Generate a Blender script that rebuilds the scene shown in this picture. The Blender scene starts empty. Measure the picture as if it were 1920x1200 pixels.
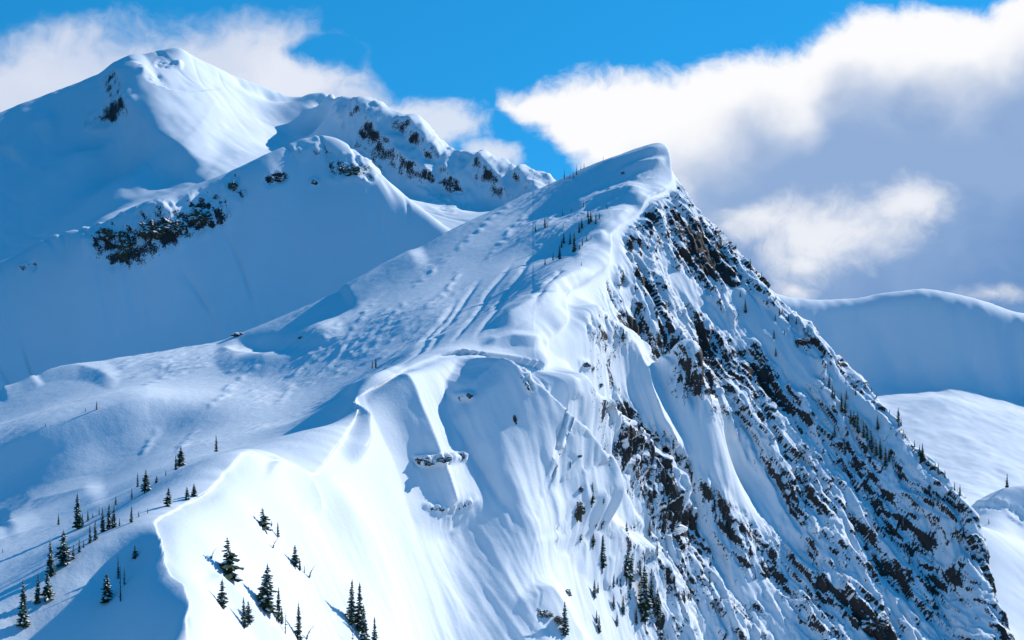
import bpy, math, random
import numpy as np

# ------------------------------------------------------------------ camera, world, sun, exposure
SC = bpy.context.scene
COL = SC.collection
F = 3000.0                      # focal length in pixels of a 1920 px wide frame
PITCH = math.atan(-25.0 / F)    # very slightly up
cam_d = bpy.data.cameras.new('camera')
cam_d.sensor_width = 36.0
cam_d.lens = F / 1920.0 * 36.0
cam_d.clip_start = 1.0
cam_d.clip_end = 60000.0
cam = bpy.data.objects.new('camera', cam_d)
cam.rotation_euler = (math.radians(90) - PITCH, 0, 0)
COL.objects.link(cam)
SC.camera = cam

SUN_AZ = math.radians(31)       # beyond the right hand side, measured from +X towards +Y
SUN_EL = math.radians(32)
SUN = np.array([math.cos(SUN_EL) * math.cos(SUN_AZ), math.cos(SUN_EL) * math.sin(SUN_AZ), math.sin(SUN_EL)])
sun_d = bpy.data.lights.new('sun', 'SUN')
sun_d.energy = 2.4
sun_d.angle = math.radians(0.53)
sun_d.color = (1.0, 0.93, 0.86)
sun = bpy.data.objects.new('sun', sun_d)
from mathutils import Vector
sun.rotation_euler = Vector(SUN.tolist()).to_track_quat('Z', 'Y').to_euler()
COL.objects.link(sun)

SC.view_settings.view_transform = 'Standard'
SC.view_settings.look = 'None'
SC.view_settings.exposure = 0.92
SC.view_settings.gamma = 1.0
SC.view_settings.use_curve_mapping = False
SC.cycles.diffuse_bounces = 1
SC.cycles.max_bounces = 4


class NT:
    """small helper for writing node maths"""
    def __init__(self, tree):
        self.t = tree; self.n = tree.nodes; self.l = tree.links
    def sock(self, node, i, v):
        if v is None: return
        if hasattr(v, 'is_output') or isinstance(v, bpy.types.NodeSocket): self.l.new(v, node.inputs[i])
        else: node.inputs[i].default_value = v
    def m(self, op, a, b=None, c=None, clamp=False):
        nd = self.n.new('ShaderNodeMath'); nd.operation = op; nd.use_clamp = clamp
        self.sock(nd, 0, a); self.sock(nd, 1, b); self.sock(nd, 2, c)
        return nd.outputs[0]
    def add(self, a, b): return self.m('ADD', a, b)
    def sub(self, a, b): return self.m('SUBTRACT', a, b)
    def mul(self, a, b): return self.m('MULTIPLY', a, b)
    def div(self, a, b): return self.m('DIVIDE', a, b)
    def ss(self, x, lo, hi, a=0.0, b=1.0):
        nd = self.n.new('ShaderNodeMapRange'); nd.interpolation_type = 'SMOOTHSTEP'
        self.sock(nd, 0, x); self.sock(nd, 1, lo); self.sock(nd, 2, hi); self.sock(nd, 3, a); self.sock(nd, 4, b)
        return nd.outputs[0]
    def lin(self, x, lo, hi, a=0.0, b=1.0):
        nd = self.n.new('ShaderNodeMapRange'); nd.clamp = True
        self.sock(nd, 0, x); self.sock(nd, 1, lo); self.sock(nd, 2, hi); self.sock(nd, 3, a); self.sock(nd, 4, b)
        return nd.outputs[0]
    def comb(self, x, y, z):
        nd = self.n.new('ShaderNodeCombineXYZ'); self.sock(nd, 0, x); self.sock(nd, 1, y); self.sock(nd, 2, z)
        return nd.outputs[0]
    def sep(self, v):
        nd = self.n.new('ShaderNodeSeparateXYZ'); self.l.new(v, nd.inputs[0]); return nd.outputs
    def noise(self, vec, scale, detail=4.0, rough=0.55, dist=0.0, out=0):
        nd = self.n.new('ShaderNodeTexNoise'); nd.noise_dimensions = '3D'
        self.l.new(vec, nd.inputs['Vector'])
        nd.inputs['Scale'].default_value = scale; nd.inputs['Detail'].default_value = detail
        nd.inputs['Roughness'].default_value = rough; nd.inputs['Distortion'].default_value = dist
        return nd.outputs[out]
    def mixc(self, f, a, b):
        nd = self.n.new('ShaderNodeMix'); nd.data_type = 'RGBA'; nd.clamp_factor = True
        self.sock(nd, 0, f)
        for i, v in ((6, a), (7, b)):
            if isinstance(v, tuple): nd.inputs[i].default_value = v if len(v) == 4 else v + (1.0,)
            else: self.l.new(v, nd.inputs[i])
        return nd.outputs[2]


def build_world():
    w = bpy.data.worlds.new('World'); SC.world = w; w.use_nodes = True
    w.node_tree.nodes.clear()
    w.cycles.sampling_method = 'NONE'
    g = NT(w.node_tree)
    tc = g.n.new('ShaderNodeTexCoord')
    d = tc.outputs['Generated']
    x, y, z = g.sep(d)[:3]
    # thin mountain air: the deep blue sits low over the horizon
    zz = g.m('MULTIPLY_ADD', g.m('ABSOLUTE', z), 1.3, 0.42)
    sv = g.comb(x, y, zz)
    nv = g.n.new('ShaderNodeVectorMath'); nv.operation = 'NORMALIZE'; g.l.new(sv, nv.inputs[0])
    sky = g.n.new('ShaderNodeTexSky'); sky.sky_type = 'NISHITA'; sky.sun_disc = False
    sky.sun_elevation = SUN_EL
    sky.sun_rotation = math.pi / 2 - SUN_AZ
    sky.altitude = 2500; sky.air_density = 1.0; sky.dust_density = 0.1; sky.ozone_density = 3.0
    g.l.new(nv.outputs[0], sky.inputs[0])
    hs = g.n.new('ShaderNodeHueSaturation'); hs.inputs['Saturation'].default_value = 1.33
    hs.inputs['Hue'].default_value = 0.484
    g.l.new(sky.outputs[0], hs.inputs['Color'])
    sky_c = hs.outputs[0]
    # ---- clouds, laid out by compass bearing and height (units: 1/30 rad)
    K = 30.0
    az = g.m('ARCTAN2', x, y); el = g.m('ARCSINE', z)
    a0 = g.m('MULTIPLY_ADD', az, K, 9.6); b0 = g.m('MULTIPLY_ADD', el, -K, 6.25)
    q0 = g.comb(a0, g.mul(b0, 1.25), 0.0)
    wn = g.n.new('ShaderNodeTexNoise'); g.l.new(q0, wn.inputs['Vector']); wn.inputs['Scale'].default_value = 0.55; wn.inputs['Detail'].default_value = 3.0; wn.inputs['Roughness'].default_value = 0.55
    wx, wy = g.sep(wn.outputs['Color'])[:2]
    a = g.m('MULTIPLY_ADD', g.sub(wx, 0.5), 1.3, a0); b = g.m('MULTIPLY_ADD', g.sub(wy, 0.5), 1.0, b0)
    q = g.comb(a, g.mul(b, 1.25), 0.0)
    n_big = g.sub(g.noise(q, 0.6, 4, 0.56), 0.5)
    n_mid = g.sub(g.noise(g.comb(a, b, 4.0), 1.6, 6, 0.62), 0.5)
    n_soft = g.sub(g.noise(g.comb(a, b, 9.0), 0.45, 2, 0.45), 0.5)
    def curve(t, lo, hi, pts, vlo, vhi):
        fc = g.n.new('ShaderNodeFloatCurve')
        g.sock(fc, 1, g.lin(t, lo, hi))
        c = fc.mapping.curves[0]
        pp = [((p - lo) / (hi - lo), (v - vlo) / (vhi - vlo)) for p, v in pts]
        c.points[0].location = pp[0]; c.points[1].location = pp[-1]
        for p in pp[1:-1]: c.points.new(*p)
        for p in c.points: p.handle_type = 'AUTO_CLAMPED'
        fc.mapping.update()
        return g.m('MULTIPLY_ADD', fc.outputs[0], vhi - vlo, vlo)
    def blob(ca, cb, ra, rb):
        r = g.m('SQRT', g.add(g.m('POWER', g.div(g.m('ABSOLUTE', g.sub(a, ca)), ra), 2.0), g.m('POWER', g.div(g.m('ABSOLUTE', g.sub(b, cb)), rb), 2.0)))
        return g.sub(1.0, r)
    mx = lambda *v: v[0] if len(v) == 1 else g.m('MAXIMUM', v[0], mx(*v[1:]))
    # right hand bank
    e = curve(a, 8.0, 30.0, [(8, 2.2), (9.6, 1.75), (10.3, 1.58), (12.6, 1.38), (14.2, 1.12), (15.1, 0.9), (15.9, 0.35), (17, 0.28), (18, 0.38), (19.3, 0.0), (23, -0.9), (30, -1.6)], -2.0, 3.0)
    dtop = g.sub(b, e)
    dleft = g.sub(a, g.m('MULTIPLY_ADD', g.m('MAXIMUM', g.sub(b, 1.95), 0.0), 1.15, 9.45))
    f1 = g.m('ADD', g.m('MINIMUM', dtop, g.mul(dleft, 0.8)), g.add(g.mul(n_mid, 0.75), g.mul(n_big, 0.5)))
    m1 = g.mul(g.ss(f1, -0.13, 0.34), g.mul(g.ss(a, 34.0, 27.0), g.ss(b0, 8.0, 6.4)))
    # left hand bank and scraps
    e2 = curve(a, -20.0, 8.0, [(-20, -1.0), (-6, 0.3), (0, 0.8), (1.2, 0.5), (3, 0.35), (5, 0.25), (6, 0.5), (6.8, 1.0), (7.4, 2.0), (8, 4.0)], -2.0, 5.0)
    f2 = g.add(g.mul(g.sub(b, e2), 0.7), g.add(g.mul(n_mid, 0.7), g.mul(n_big, 1.0)))
    hole = g.m('MAXIMUM', g.mul(blob(6.05, 1.15, 0.85, 0.38), 1.3), 0.0)
    m2 = g.mul(g.ss(g.sub(f2, hole), -0.05, 0.7), g.mul(g.ss(a, 8.3, 6.6), g.mul(g.ss(a, -9.0, -4.0), g.ss(b0, 6.0, 4.5))))
    f3 = mx(blob(5.6, 1.55, 1.3, 0.5), blob(8.3, 2.45, 1.1, 0.65), blob(7.7, 2.2, 0.9, 0.4), blob(9.2, 3.0, 0.7, 0.4))
    m3 = g.ss(g.add(f3, g.add(g.mul(n_mid, 1.3), g.mul(n_big, 0.8))), -0.05, 0.75)
    # scattered cloud over the rest of the dome
    far = mx(g.ss(b0, -1.5, -5.0), g.ss(a0, -10.0, -16.0), g.ss(a0, 34.0, 40.0))
    m4 = g.mul(g.ss(g.noise(g.comb(a, b, 2.0), 0.11, 3, 0.55), 0.60, 0.74), g.mul(far, 0.2))
    # light and shade inside the clouds
    sh = g.add(g.sub(dtop, 1.35), g.add(g.mul(n_soft, 1.8), g.mul(n_mid, 0.35)))
    shade = g.mul(g.ss(sh, -0.55, 0.9), g.ss(g.add(a, n_big), 11.3, 13.6))
    pf = mx(blob(15.5, 4.35, 1.75, 0.75), g.sub(blob(16.7, 4.0, 0.9, 0.6), 0.0), g.sub(blob(14.2, 4.2, 1.2, 0.6), 0.25), g.sub(blob(15.2, 4.9, 1.0, 0.6), 0.2), g.sub(blob(13.0, 3.5, 0.7, 0.6), 0.35), g.sub(blob(14.9, 5.4, 0.9, 0.4), 0.35), g.sub(blob(18.3, 5.5, 1.0, 0.4), 0.45))
    puff = g.ss(g.add(pf, g.add(g.mul(n_mid, 1.3), g.mul(n_big, 1.0))), -0.2, 0.95)
    low = g.ss(b, 3.4, 6.2)
    CB = 1.0 / 0.13 * 0.53
    sc_ = lambda r_, g_, b_: (r_ * CB, g_ * CB, b_ * CB, 1.0)
    slate = g.mixc(g.add(g.mul(low, 0.8), g.add(g.mul(n_soft, 2.6), g.mul(n_big, 1.3))), sc_(0.28, 0.42, 0.68), sc_(0.15, 0.30, 0.58))
    lit = sc_(0.98, 0.98, 1.0)
    bank = g.mixc(shade, lit, slate)
    bank = g.mixc(g.mul(puff, g.mul(shade, 0.8)), bank, lit)
    leftc = g.mixc(g.add(0.45, g.add(g.mul(n_soft, 2.2), g.mul(n_mid, 0.5))), sc_(0.60, 0.68, 0.86), sc_(0.80, 0.83, 0.92))
    c = g.mixc(m4, sky_c, sc_(0.75, 0.8, 0.9))
    c = g.mixc(g.mul(m2, 0.95), c, leftc)
    c = g.mixc(g.mul(m3, 0.85), c, sc_(0.80, 0.84, 0.94))
    c = g.mixc(m1, c, bank)
    bg = g.n.new('ShaderNodeBackground'); bg.inputs[1].default_value = 0.13
    g.l.new(c, bg.inputs[0])
    out = g.n.new('ShaderNodeOutputWorld'); g.l.new(bg.outputs[0], out.inputs[0])

build_world()

# ------------------------------------------------------------------ maths helpers
CP, SP = math.cos(PITCH), math.sin(PITCH)

def P(u, v, d):
    """the world point at distance d (metres along +Y) that is seen at photo position u, v"""
    cx = (u - 960.0) / F; cy = -(v - 600.0) / F
    yy = CP + cy * SP; zz = -SP + cy * CP
    return np.array([cx * d / yy, d, zz * d / yy])

def project(p):
    x, y, z = p[..., 0], p[..., 1], p[..., 2]
    dep = y * CP - z * SP; up = y * SP + z * CP
    return 960 + F * x / dep, 600 - F * up / dep

_rs = np.random.RandomState(7)
_perm = _rs.permutation(4096).astype(np.int32)
_grad = _rs.normal(size=(4096, 3)).astype(np.float32)
_grad /= np.linalg.norm(_grad, axis=1)[:, None]

from concurrent.futures import ThreadPoolExecutor
POOL = ThreadPoolExecutor(4)
def noise3(x, y, z):
    x, y, z = np.broadcast_arrays(np.asarray(x, np.float32), np.asarray(y, np.float32), np.asarray(z, np.float32))
    if x.size < 100000: return noise3_(x, y, z)
    parts = [np.array_split(q.ravel(), 24) for q in (x, y, z)]
    return np.concatenate(list(POOL.map(noise3_, *parts))).reshape(x.shape)

def noise3_(x, y, z):
    x = np.asarray(x, np.float32); y = np.asarray(y, np.float32); z = np.asarray(z, np.float32)
    xi = np.floor(x).astype(np.int32); yi = np.floor(y).astype(np.int32); zi = np.floor(z).astype(np.int32)
    fx = x - xi; fy = y - yi; fz = z - zi
    u = fx * fx * fx * (fx * (fx * 6 - 15) + 10); v = fy * fy * fy * (fy * (fy * 6 - 15) + 10); w = fz * fz * fz * (fz * (fz * 6 - 15) + 10)
    def c(dx, dy, dz):
        h = _perm[(_perm[(_perm[(xi + dx) & 4095] + yi + dy) & 4095] + zi + dz) & 4095]
        g = _grad[h]
        return g[..., 0] * (fx - dx) + g[..., 1] * (fy - dy) + g[..., 2] * (fz - dz)
    a = c(0, 0, 0); a += u * (c(1, 0, 0) - a)
    b = c(0, 1, 0); b += u * (c(1, 1, 0) - b)
    a += v * (b - a)
    e = c(0, 0, 1); e += u * (c(1, 0, 1) - e)
    b = c(0, 1, 1); b += u * (c(1, 1, 1) - b)
    e += v * (b - e)
    return (a + w * (e - a)) * 1.6

def fbm(x, y, z, octv=4, gain=0.5, lac=2.03):
    s = 0; a = 1.0; n = 0
    for i in range(octv):
        s = s + a * noise3(x + 17.3 * i, y - 9.1 * i, z + 3.7 * i); n += a
        a *= gain; x = x * lac; y = y * lac; z = z * lac
    return s / n

def ridged(x, y, z, octv=4, gain=0.5):
    s = 0; a = 1.0; n = 0
    for i in range(octv):
        s = s + a * (1 - np.abs(noise3(x + 11.3 * i, y - 5.1 * i, z + 8.7 * i)) * 1.6); n += a
        a *= gain; x = x * 2.07; y = y * 2.07; z = z * 2.07
    return s / n

def facets(x, y, seed=0):
    """angular, tilted plates (2-D cells)"""
    x = np.asarray(x, np.float32); y = np.asarray(y, np.float32)
    xi = np.floor(x).astype(np.int32); yi = np.floor(y).astype(np.int32)
    best = np.full(x.shape, 9.0, np.float32); h = np.zeros(x.shape, np.float32)
    for dx in (-1, 0, 1):
        for dy in (-1, 0, 1):
            k = _perm[(_perm[(xi + dx + seed * 37) & 4095] + yi + dy) & 4095]
            g = _grad[k]
            ox = x - (xi + dx + 0.5 + 0.48 * g[..., 0]); oy = y - (yi + dy + 0.5 + 0.48 * g[..., 1])
            d = ox * ox + oy * oy
            m = d < best
            k2 = _grad[(k + 77) & 4095]
            v = g[..., 2] * 0.8 + 0.9 * (k2[..., 0] * ox + k2[..., 1] * oy)
            best = np.where(m, d, best); h = np.where(m, v, h)
    return h

def sstep(x, a, b):
    t = np.clip((x - a) / (b - a), 0, 1)
    return t * t * (3 - 2 * t)

def resample(pts, step):
    pts = np.asarray(pts, float)
    # Catmull-Rom through the points, then even spacing
    if len(pts) > 2:
        e = np.vstack([2 * pts[0] - pts[1], pts, 2 * pts[-1] - pts[-2]])
        fine = []
        for i in range(1, len(e) - 2):
            t = np.linspace(0, 1, 13)[:-1, None]
            p0, p1, p2, p3 = e[i - 1], e[i], e[i + 1], e[i + 2]
            fine.append(0.5 * ((2 * p1) + (p2 - p0) * t + (2 * p0 - 5 * p1 + 4 * p2 - p3) * t ** 2 + (3 * p1 - p0 - 3 * p2 + p3) * t ** 3))
        pts = np.vstack(fine + [pts[-1:]])
    L = np.r_[0, np.cumsum(np.linalg.norm(np.diff(pts, axis=0), axis=1))]
    n = max(2, int(L[-1] / step) + 1)
    s = np.linspace(0, L[-1], n)
    return np.stack([np.interp(s, L, pts[:, k]) for k in range(pts.shape[1])], 1)

class Field:
    """a height field through scattered points and ridge lines (multiquadric)"""
    def __init__(self):
        self.p = []; self.c = []
    def pts(self, lst, c=14.0):
        for q in lst: self.p.append(P(*q)); self.c.append(c)
        return self
    def world(self, arr, c=14.0):
        for q in np.asarray(arr, float): self.p.append(q); self.c.append(c)
        return self
    def line(self, lst, c=4.0, step=7.0, back=None, c_back=14.0):
        w = resample([P(*q) for q in lst], step)
        self.world(w, c)
        if back:
            for off in back: self.world(w[::3] + np.array(off), c_back)
        return w
    def solve(self, reg=0.02):
        p = np.array(self.p); c = np.array(self.c)
        # drop near-duplicates
        r2 = (p[:, None, 0] - p[None, :, 0]) ** 2 + (p[:, None, 1] - p[None, :, 1]) ** 2
        drop = np.zeros(len(p), bool)
        for i in range(len(p)):
            if not drop[i]:
                near = r2[i] < 2.25; near[:i + 1] = False; drop |= near
        keep = ~drop
        p = p[keep]; c = c[keep]
        self.P = p; self.C = c
        r2 = (p[:, None, 0] - p[None, :, 0]) ** 2 + (p[:, None, 1] - p[None, :, 1]) ** 2
        A = -np.sqrt(r2 + c[None, :] ** 2)
        n = len(p)
        self.o = p[:, :2].mean(0); s = 300.0; self.s = s
        T = np.c_[np.ones(n), (p[:, :2] - self.o) / s]
        M = np.zeros((n + 3, n + 3)); M[:n, :n] = A + np.eye(n) * reg; M[:n, n:] = T; M[n:, :n] = T.T
        sol = np.linalg.solve(M, np.r_[p[:, 2], 0, 0, 0])
        self.w = sol[:n]; self.t = sol[n:]
        return self
    def __call__(self, x, y):
        sh = np.shape(x); x = np.ravel(x).astype(np.float32); y = np.ravel(y).astype(np.float32)
        out = np.empty(len(x), np.float32)
        px = self.P[:, 0].astype(np.float32); py = self.P[:, 1].astype(np.float32); c2 = (self.C ** 2).astype(np.float32); w = self.w.astype(np.float32)
        for i in range(0, len(x), 4000):
            xs = x[i:i + 4000, None]; ys = y[i:i + 4000, None]
            out[i:i + 4000] = -np.sqrt((xs - px) ** 2 + (ys - py) ** 2 + c2) @ w
        out += self.t[0] + self.t[1] * (x - self.o[0]) / self.s + self.t[2] * (y - self.o[1]) / self.s
        return out.reshape(sh)

def grid_mesh(name, V, attrs=None):
    """V: rows x cols x 3"""
    r, c = V.shape[:2]
    idx = np.arange(r * c, dtype=np.int32).reshape(r, c)
    q = np.stack([idx[:-1, :-1], idx[:-1, 1:], idx[1:, 1:], idx[1:, :-1]], -1).reshape(-1, 4)
    me = bpy.data.meshes.new(name)
    me.vertices.add(r * c); me.vertices.foreach_set('co', V.astype(np.float32).ravel())
    me.loops.add(q.size); me.loops.foreach_set('vertex_index', q.ravel())
    me.polygons.add(len(q)); me.polygons.foreach_set('loop_start', np.arange(0, q.size, 4, dtype=np.int32))
    me.update(calc_edges=True)
    me.polygons.foreach_set('use_smooth', np.ones(len(q), bool))
    for k, a in (attrs or {}).items():
        at = me.attributes.new(k, 'FLOAT', 'POINT'); at.data.foreach_set('value', a.astype(np.float32).ravel())
    return me

def normals(V):
    du = np.gradient(V, axis=1); dv = np.gradient(V, axis=0)
    n = np.cross(du, dv); n /= np.linalg.norm(n, axis=-1, keepdims=True) + 1e-9
    n[n[..., 2] < 0] *= -1
    return n

def structure(name, me, mat, label):
    o = bpy.data.objects.new(name, me); COL.objects.link(o)
    me.materials.append(mat); o['kind'] = 'structure'; o['label'] = label
    return o

# ------------------------------------------------------------------ materials
def snow_rock_material(name, rock_a=(0.018, 0.019, 0.022), rock_b=(0.055, 0.050, 0.045), fine=1.0):
    m = bpy.data.materials.new(name); m.use_nodes = True
    m.node_tree.nodes.clear(); g = NT(m.node_tree)
    geo = g.n.new('ShaderNodeNewGeometry'); pos = geo.outputs['Position']
    at = g.n.new('ShaderNodeAttribute'); at.attribute_name = 'rock'; rk = at.outputs['Fac']
    n1 = g.noise(pos, 0.85 * fine, 5, 0.68)
    n2 = g.noise(pos, 2.1 * fine, 4, 0.6)
    v = g.add(rk, g.add(g.mul(g.sub(n1, 0.5), 1.0), g.mul(g.sub(n2, 0.5), 0.6)))
    mask = g.lin(v, 0.47, 0.53)
    rc = g.mixc(g.noise(pos, 0.9 * fine, 4, 0.65), rock_a + (1,), rock_b + (1,))
    sc = g.mixc(g.noise(pos, 0.05, 3, 0.5), (0.72, 0.80, 0.88, 1), (0.79, 0.85, 0.91, 1))
    col = g.mixc(mask, sc, rc)
    b1 = g.n.new('ShaderNodeBump'); b1.inputs['Strength'].default_value = 0.35; b1.inputs['Distance'].default_value = 0.5 / fine
    hb = g.add(g.mul(g.noise(pos, 0.9 * fine, 6, 0.6), g.m('MULTIPLY_ADD', mask, 1.8, 0.6)), g.mul(mask, -0.5))
    g.l.new(hb, b1.inputs['Height'])
    bs = g.n.new('ShaderNodeBsdfPrincipled')
    g.l.new(col, bs.inputs['Base Color']); g.l.new(b1.outputs[0], bs.inputs['Normal'])
    bs.inputs['Roughness'].default_value = 0.75
    bs.inputs['Specular IOR Level'].default_value = 0.25
    out = g.n.new('ShaderNodeOutputMaterial'); g.l.new(bs.outputs[0], out.inputs[0])
    return m

M_NEAR = snow_rock_material('snow_and_rock')
M_FAR = snow_rock_material('far_snow_and_rock', fine=0.9)

# ------------------------------------------------------------------ main mountain: control lines
KD = 0.76
def rd(q):
    d = q[2]
    return (q[0], q[1], d if d < 600 else 600 + (d - 600) * KD)
class FieldA(Field):
    def pts(self, lst, c=14.0): return Field.pts(self, [rd(q) for q in lst], c)
    def line(self, lst, *a, **k): return Field.line(self, [rd(q) for q in lst], *a, **k)
A = FieldA()
CREST = [(1180, 287, 915), (1235, 274, 910), (1250, 300, 902), (1256, 342, 888), (1208, 372, 850), (1192, 400, 836), (1143, 438, 800), (1135, 490, 770),
         (1095, 522, 738), (1052, 552, 700), (1055, 590, 682), (1022, 640, 650), (1018, 684, 632), (965, 672, 628), (890, 664, 620), (850, 658, 618), (760, 690, 590),
         (664, 748, 560), (655, 790, 543), (612, 850, 512), (585, 888, 490), (545, 872, 474), (500, 856, 462), (450, 850, 450), (395, 908, 424), (330, 952, 396), (280, 986, 375), (300, 1060, 352),
         (330, 1105, 338), (345, 1200, 312), (358, 1310, 288), (370, 1420, 268)]
crest_w = A.line(CREST, c=2.5, step=5)
SPUR = [(-260, 800, 800), (0, 738, 800), (90, 700, 806), (150, 690, 810), (300, 664, 815), (430, 632, 820), (620, 556, 840), (730, 500, 860), (830, 440, 880), (930, 392, 898), (1000, 358, 910), (1100, 312, 918), (1180, 287, 915)]
A.line(SPUR, c=5, step=9, back=[(-12, 45, -38), (-25, 130, -110)])
# skyline rib on the right
RIB = [(1256, 342, 888), (1330, 420, 878), (1400, 492, 862), (1480, 580, 842), (1560, 662, 822), (1650, 770, 800), (1740, 872, 780), (1815, 955, 762), (1832, 1040, 745), (1885, 1200, 715), (1930, 1330, 690)]
rib_w = A.line(RIB, c=4, step=7, back=[(14, 26, -30), (40, 90, -110)])
A.world([[88, 870, 25], [115, 905, -40]])
# knoll
A.line([(280, 986, 375), (215, 1010, 372), (150, 1048, 366), (60, 1112, 356), (0, 1155, 349), (-160, 1270, 332)], c=3)
A.pts([(170, 1120, 355), (230, 1085, 360), (90, 1160, 350), (170, 1200, 343), (250, 1200, 331), (90, 1200, 346), (60, 1300, 336), (170, 1300, 328), (250, 1300, 316), (260, 1040, 364), (300, 1180, 327)], c=5)
A.pts([(60, 1065, 396), (0, 1095, 388), (160, 1000, 400), (-120, 1150, 384)], c=10)
A.line([(-200, 1090, 420), (0, 1038, 425), (130, 1000, 425), (200, 970, 428), (265, 932, 432), (340, 880, 448), (400, 858, 460), (445, 845, 468)], c=5)
# valley behind the knoll and the bowl
A.pts([(0, 1015, 490), (-150, 1020, 520), (150, 965, 510), (260, 905, 525), (330, 868, 548), (430, 838, 575), (520, 800, 600), (590, 775, 615)], c=15)
A.pts([(700, 684, 690), (640, 735, 655), (800, 592, 735), (880, 506, 800), (760, 640, 712)], c=12)
A.line([(-200, 915, 620), (0, 842, 640), (60, 815, 645), (130, 790, 652), (220, 765, 662), (270, 748, 670), (330, 752, 672)], c=3, step=7)
A.pts([(30, 780, 730), (-120, 830, 720), (150, 745, 735), (280, 715, 745), (90, 872, 632), (0, 920, 624), (200, 845, 640), (-150, 990, 610), (310, 800, 655), (420, 770, 660)], c=8)
A.pts([(60, 960, 590), (180, 900, 605), (300, 850, 600)], c=12)
A.pts([(420, 690, 745), (540, 640, 760), (620, 600, 780), (520, 720, 700), (700, 560, 790), (780, 500, 825), (860, 460, 845), (930, 440, 850)], c=16)
A.line([(430, 655, 790), (520, 660, 770), (590, 620, 790)], c=6)
A.pts([(880, 610, 706), (950, 560, 735), (800, 640, 690), (1000, 500, 778), (1060, 470, 800), (1040, 420, 838), (1100, 400, 850), (1000, 400, 872), (1150, 350, 878), (1200, 330, 884)], c=16)
A.pts([(560, 820, 545), (620, 800, 555), (500, 830, 520), (520, 860, 490)], c=10)

# right hand face: base distance in photo space, then ribs and gullies relative to it
class Plane2(Field):
    pass
FB = Plane2()
face_base = [rd(q) for q in [(1300, 450, 848), (1300, 600, 808), (1300, 800, 757), (1300, 1000, 710), (1300, 1200, 668), (1300, 1400, 630), (1420, 560, 838), (1500, 700, 808), (1500, 850, 770), (1500, 1000, 733), (1500, 1200, 688),
             (1500, 1400, 645), (1640, 850, 785), (1700, 950, 765), (1700, 1200, 705), (1700, 1400, 660), (1800, 1100, 735), (1150, 550, 762), (1150, 700, 718), (1150, 900, 668), (1150, 1200, 604), (1150, 1400, 565), (1000, 780, 606),
             (1000, 1000, 562), (1000, 1200, 530), (1000, 1400, 500), (850, 780, 580), (850, 1000, 552), (850, 1200, 520), (850, 1400, 490), (700, 820, 545), (700, 1000, 482), (700, 1200, 436), (700, 1400, 400), (600, 960, 465), (550, 1050, 425),
             (550, 1200, 388), (550, 1400, 350), (450, 950, 415), (450, 1080, 376), (450, 1200, 346), (450, 1400, 305), (400, 1100, 360), (620, 900, 492), (500, 900, 445)]]
for q in face_base + [rd(c) for c in CREST[3:] + RIB]:
    FB.p.append(np.array([q[0], q[1], q[2]], float)); FB.c.append(60.0)
FB.solve(reg=1.0)
def face_pt(u, v, off=0.0):
    return P(u, v, float(FB(np.array([u]), np.array([v]))[0]) - off)
A.world([P(*q) for q in face_base], 14)
def face_line(lst, c=3.0, step=8.0):
    w = resample([face_pt(*q) for q in lst], step); A.world(w, c); return w
# (u, v, metres towards the viewer)
face_line([(1180, 450, 1), (1230, 540, 3), (1290, 640, 3), (1360, 740, 3), (1440, 840, 3), (1540, 960, 3), (1620, 1080, 3)], c=5)
face_line([(1210, 690, -2), (1280, 790, -4), (1360, 880, -4), (1440, 970, -3), (1500, 1060, -2)], c=6)
face_line([(1340, 560, -2), (1420, 660, -3), (1490, 750, -2)], c=6)
face_line([(1280, 1000, 4), (1330, 1100, 5), (1400, 1230, 5)], c=5)
A.solve()

# main mountain mesh: fan of sections running away from the viewer
us = np.r_[np.arange(-240, 300, 4.5), np.arange(300, 1000, 3.0), np.arange(1000, 1960, 2.2), np.arange(1960, 2300, 12.0)]
ds = np.r_[np.arange(262, 500, 0.85), np.arange(500, 840, 0.55), np.arange(840, 1000, 2.0)]
UU, DD = np.meshgrid((us - 960) / F, ds)
X = UU * DD; Y = DD
def upsampled(field, x, y, k=3):
    """evaluate on every k-th row and column, then cubic interpolation in between"""
    def spread(n):
        idx = np.arange(0, n, k); return np.r_[idx, n - 1] if idx[-1] != n - 1 else idx
    r, c = spread(x.shape[0]), spread(x.shape[1])
    z = field(x[np.ix_(r, c)], y[np.ix_(r, c)]).astype(np.float64)
    def up(a, idx, n):
        m = len(idx); g = np.gradient(a, idx, axis=0)
        q = np.clip(np.searchsorted(idx, np.arange(n), side='right') - 1, 0, m - 2)
        h = (idx[q + 1] - idx[q]).astype(float)[:, None]; t = ((np.arange(n) - idx[q])[:, None]) / h
        return ((2 * t ** 3 - 3 * t ** 2 + 1) * a[q] + (t ** 3 - 2 * t ** 2 + t) * h * g[q] + (-2 * t ** 3 + 3 * t ** 2) * a[q + 1] + (t ** 3 - t ** 2) * h * g[q + 1])
    z = up(z, r, x.shape[0])
    return up(z.T, c, x.shape[1]).T.astype(np.float32)
Z = upsampled(A, X, Y, 2)
VA = np.stack([X, Y, Z], -1).astype(np.float32)
terrain_base = VA.copy()
# --- signed distance from the crest (positive on the right hand, lee side)
cw = crest_w[np.argsort(crest_w[:, 1])]
cy_u, ci = np.unique(np.round(cw[:, 1], 1), return_index=True)
SIDE = (X - np.interp(Y, cw[ci, 1], cw[ci, 0])).astype(np.float32)
PU, PV = project(VA)
rw = rib_w[np.argsort(rib_w[:, 1])]
SIDE_R = (X - np.interp(Y, rw[:, 1], rw[:, 0])).astype(np.float32)     # beyond the skyline rib

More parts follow.
